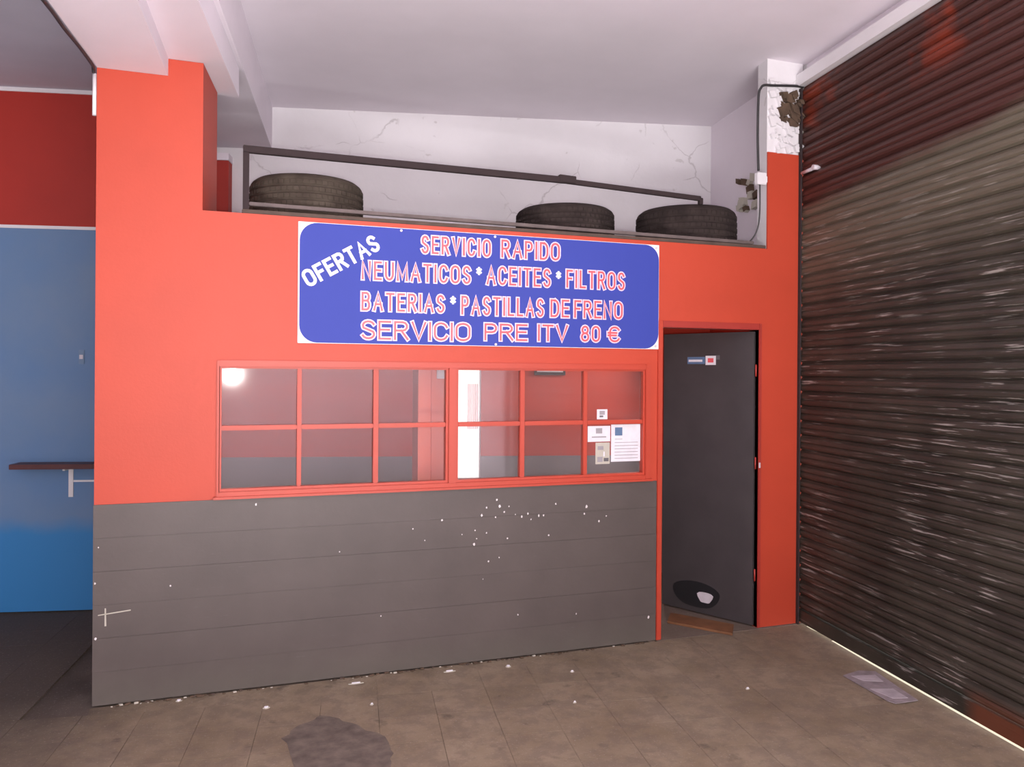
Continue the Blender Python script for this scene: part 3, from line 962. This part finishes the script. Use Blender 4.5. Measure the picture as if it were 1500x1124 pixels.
# ------------------------------------------------------------------ tyres
def tyre(label, x, y, r, wd, mat, tilt=0.0, lift=0.0, rot=0.0):
    t = empty('tyre', (x, y, HO + lift))
    tag(t, label, 'tyre', 'old tyres on the office roof')
    h = wd
    ri = r * .63
    body = [(ri, .22 * h), (ri + .012, .13 * h), (r * .80, .02 * h), (r * .90, .01 * h), (r * .965, .07 * h), (r * .985, .11 * h)]
    tread = [(r * .985, .11 * h)]
    ng = 5
    z0, z1 = .13 * h, .87 * h
    for k in range(ng):
        a0 = z0 + (z1 - z0) * k / ng; a1 = z0 + (z1 - z0) * (k + 1) / ng
        g = (a1 - a0) * .16
        crown = lambda z: r * (1 - .016 * abs(2 * z / h - 1) ** 2)
        tread += [(crown(a0) - .007, a0), (crown(a0 + g), a0 + g), (crown(a1 - g), a1 - g), (crown(a1) - .007, a1)]
    tread.append((r * .985, .89 * h))
    mir = [(a, h - z) for a, z in reversed(body)]
    m = MB(); m.lathe(tread, mat, 72)
    # sipes: short cross grooves as blocks between the ribs
    bmesh.ops.recalc_face_normals(m.bm, faces=m.bm.faces)
    o1 = m.build('tread', t)
    o1.matrix_parent_inverse = Matrix()
    lug = MB()
    for k in range(ng):
        zc = z0 + (z1 - z0) * (k + .5) / ng
        hh = (z1 - z0) / ng * .56
        for q in range(60):
            an = 2 * math.pi * (q + .5 * (k % 2)) / 60
            cc, ss = math.cos(an), math.sin(an)
            rr = r * (1 - .016 * abs(2 * zc / h - 1) ** 2)
            wt = rr * 2 * math.pi / 60 * .76
            lug.obox(Vector((cc * (rr - .004) + ss * wt / 2, ss * (rr - .004) - cc * wt / 2, zc - hh / 2)),
                     Vector((cc, ss, 0)) * .008, Vector((-ss, cc, 0)) * wt, Vector((0, 0, hh)), mat)
    o2 = lug.build('tread_blocks', t); o2['kind'] = 'stuff'
    o2.matrix_parent_inverse = Matrix()
    for nm, pr_ in (('sidewall', body), ('sidewall', mir)):
        s_ = MB(); s_.lathe(pr_, mat, 72); q = s_.build(nm, t); q.matrix_parent_inverse = Matrix()
    s_ = MB(); s_.lathe([(ri, .22 * h), (ri + .01, .30 * h), (r * .93, .12 * h), (r * .95, .5 * h), (r * .93, .88 * h), (ri + .01, .70 * h), (ri, .78 * h)], mat, 72)
    q = s_.build('inner_liner', t); q.matrix_parent_inverse = Matrix()
    t.rotation_euler = (tilt, 0, rot)
    return t
tyre('dusty brown wide tyre at the left end of the office roof', .415, .395, .325, .268, TYRE_DUSTY)
tyre('low dark tyre in the middle of the three on the office roof', 2.075, .385, .322, .228, TYRE_DARK)
tyre('tall dark tyre at the right end of the office roof under the rail', 3.005, .405, .345, .288, TYRE_DARK)

# ------------------------------------------------------------------ cable and box in the right corner of the roof
def smooth(pts, n=6):
    pts = [Vector(p) for p in pts]
    out = []
    for i in range(len(pts) - 1):
        p0 = pts[max(i - 1, 0)]; p1 = pts[i]; p2 = pts[i + 1]; p3 = pts[min(i + 2, len(pts) - 1)]
        for k in range(n):
            t = k / n
            out.append(.5 * ((2 * p1) + (-p0 + p2) * t + (2 * p0 - 5 * p1 + 4 * p2 - p3) * t * t + (-p0 + 3 * p1 - 3 * p2 + p3) * t ** 3))
    out.append(pts[-1])
    return out
cb = MB()
cb.tube(smooth([(3.66, -.012, 3.655), (3.58, -.014, 3.652), (3.42, -.012, 3.635), (3.345, -.012, 3.628), (3.318, -.010, 3.605), (3.308, .0, 3.55), (3.312, .012, 3.30), (3.322, .015, 3.06)], 5), .0085, BLACK, 8)
o = cb.build('cable'); tag(o, 'black cable running from the shutter head down to the small white box', 'cable')
jb = MB().box(3.300, 3.372, -.010, .030, 2.965, 3.045, WHITEP).build('junction_box', bevel=.004)
tag(jb, 'small white junction box on the cable left of the pier', 'box')
MB_ = MB(); MB_.box(3.366, 3.392, .005, .025, 2.985, 3.025, WHITEP); o = MB_.build('fixing_tab', jb)
o.matrix_parent_inverse = Matrix.Translation(-jb.location)
cb = MB()
cb.tube(smooth([(3.330, .010, 2.970), (3.335, .015, 2.80), (3.330, .03, 2.68), (3.300, .06, 2.60), (3.255, .09, 2.567)], 5), .005, BLACK, 8)
o = cb.build('cable'); tag(o, 'thin black cable hanging from the white box down to the roof board', 'cable')
# broken lump of plaster on the side wall
random.seed(5)
lp = MB()
for i in range(16):
    d_ = random.uniform(.55, .86); z = random.uniform(2.96, 3.22)
    base = Vector((3.69 + (d_ - .137) * .1386, d_, z))
    s = random.uniform(.03, .06)
    lp.obox(base + Vector((-.035, 0, 0)), (0, s, random.uniform(-.02, .02)), (.06, 0, 0), (0, random.uniform(-.02, .02), s), RUBBLE if i % 3 == 0 else PAPERY)
o = lp.build('crumbling_patch', wall_right); o['kind'] = 'stuff'; o['label'] = 'grey brown crumbling patch in the white side wall'

# cable along the edge of the beam at top left
cb = MB()
pts = [(-1.13, -3.60, 3.208), (-.772, -1.02, 3.209)] + [(-.742 + .080 * k / 5, -.80 + .72 * k / 5, 3.208 + .003 * math.sin(k * 2.2)) for k in range(6)] + [(-.665, -.03, 3.205), (-.666, -.01, 3.19)]
cb.tube(smooth(pts, 5), .0085, BLACK, 8)
o = cb.build('cable'); tag(o, 'dark cable along the left edge of the stepped ceiling beam', 'cable')
o = MB().tube([(-.664, .006, 3.19), (-.664, .006, 2.98)], .010, WHITEP, 8).build('conduit')
tag(o, 'short white conduit at the top left edge of the red column', 'conduit')

# ------------------------------------------------------------------ left bay: shelf and switch
shf = empty('wall_shelf', (*lf(-.2, -.09), 1.0))
tag(shf, 'narrow dark red brown shelf on the blue wall left of the column', 'shelf')
MB().prism([lf(-.49, -.16), lf(.25, -.16), lf(.25, -.001), lf(-.49, -.001)], 1.012, 1.046, SHELFM).build('board', shf, bevel=.003)
br = MB()
br.prism([lf(-.165, -.012), lf(-.135, -.012), lf(-.135, -.001), lf(-.165, -.001)], .80, 1.011, WHITEP)
br.prism([lf(-.158, -.13), lf(-.142, -.13), lf(-.142, -.012), lf(-.158, -.012)], .998, 1.011, WHITEP)
br.build('bracket', shf)['label'] = 'white upright shelf bracket'
MB().prism([lf(-.135, -.010), lf(.20, -.010), lf(.20, -.001), lf(-.135, -.001)], .905, .918, WHITEP).build('bracket_rail', shf)['label'] = 'thin white horizontal bracket bar'
swb = empty('light_switch', (*lf(-.09, -.01), 1.75))
tag(swb, 'small grey switch plate on the blue wall above the shelf', 'switch')
MB().prism([lf(-.105, -.010), lf(-.068, -.010), lf(-.068, -.001), lf(-.105, -.001)], 1.735, 1.835, plain('switch_blue_grey', (.16, .25, .38), .4)).build('plate', swb, bevel=.002)
MB().prism([lf(-.098, -.015), lf(-.075, -.015), lf(-.075, -.0101), lf(-.098, -.0101)], 1.770, 1.800, METAL).build('rocker', swb)

# ------------------------------------------------------------------ things on the floor
cp = [(3.255, -.875), (3.393, -.845), (3.475, -.885), (3.415, -1.126), (3.380, -1.275), (3.239, -1.269), (3.225, -1.228)]
cb = MB().prism(cp, .0012, .006, CARD).build('cardboard_piece', origin=(3.33, -1.05, 0))
tag(cb, 'trodden flat lilac grey piece of cardboard at the foot of the shutter', 'cardboard')
for q in ([(3.29, -.90), (3.43, -.93), (3.40, -1.02), (3.30, -.98)], [(3.25, -1.08), (3.37, -1.12), (3.35, -1.24), (3.27, -1.22)]):
    MB().prism(q, .006, .0080, CARDL).build('torn_layer', cb)
wd = MB().obox((2.80, .27, .0), (.27, -.36, 0), (.12, .16, 0), (0, 0, .016), WOOD).build('wooden_strip', bevel=.002, origin=(3.0, .12, 0))
tag(wd, 'rusty brown wooden strip lying on the floor in front of the black door', 'wood')
SCR = [('litter of crumpled white paper near the dado, left of the dark floor patch', .173, -.303, .020),
       ('tiny white paper bit on the tiles right of the dark floor patch', .683, -.429, .012),
       ('small white crumb of paper by the dado foot below the left window panes', -.247, -.075, .016),
       ('long thin white paper shred at the dado foot above the dark floor patch', .646, -.13, .024),
       ('long thin white paper shred at the dado foot below the central mullion', 1.171, -.12, .024),
       ('pale striped paper scrap by the dado foot, nearest the middle of the dado', 1.512, -.150, .022),
       ('tiny white paper bit on the floor in front of the right half of the dado', 1.674, -.732, .012),
       ('small white paper scrap on the floor near the right end of the dado', 1.83, -.34, .012),
       ('tiny white paper bit on the floor between the door and the cardboard', 2.63, -.862, .013)]
random.seed(12)
for lab, x, y, s in SCR:
    mb = MB()
    n = 7
    long_ = 1.8 if 'shred' in lab else 1.0
    pts = [(x + s * long_ * random.uniform(.7, 1.1) * math.cos(6.283 * i / n), y + s * random.uniform(.6, 1.0) * (.35 if long_ > 1 else .7) * math.sin(6.283 * i / n)) for i in range(n)]
    mb.prism(pts, .0006, .0045, PAPERY)
    mb.prism([(x + (px - x) * .55, y + (py - y) * .55) for px, py in pts], .0045, .0105, PAPER)
    o = mb.build('paper_scrap', origin=(x, y, 0))
    tag(o, lab, 'litter', 'scraps of paper on the workshop floor')
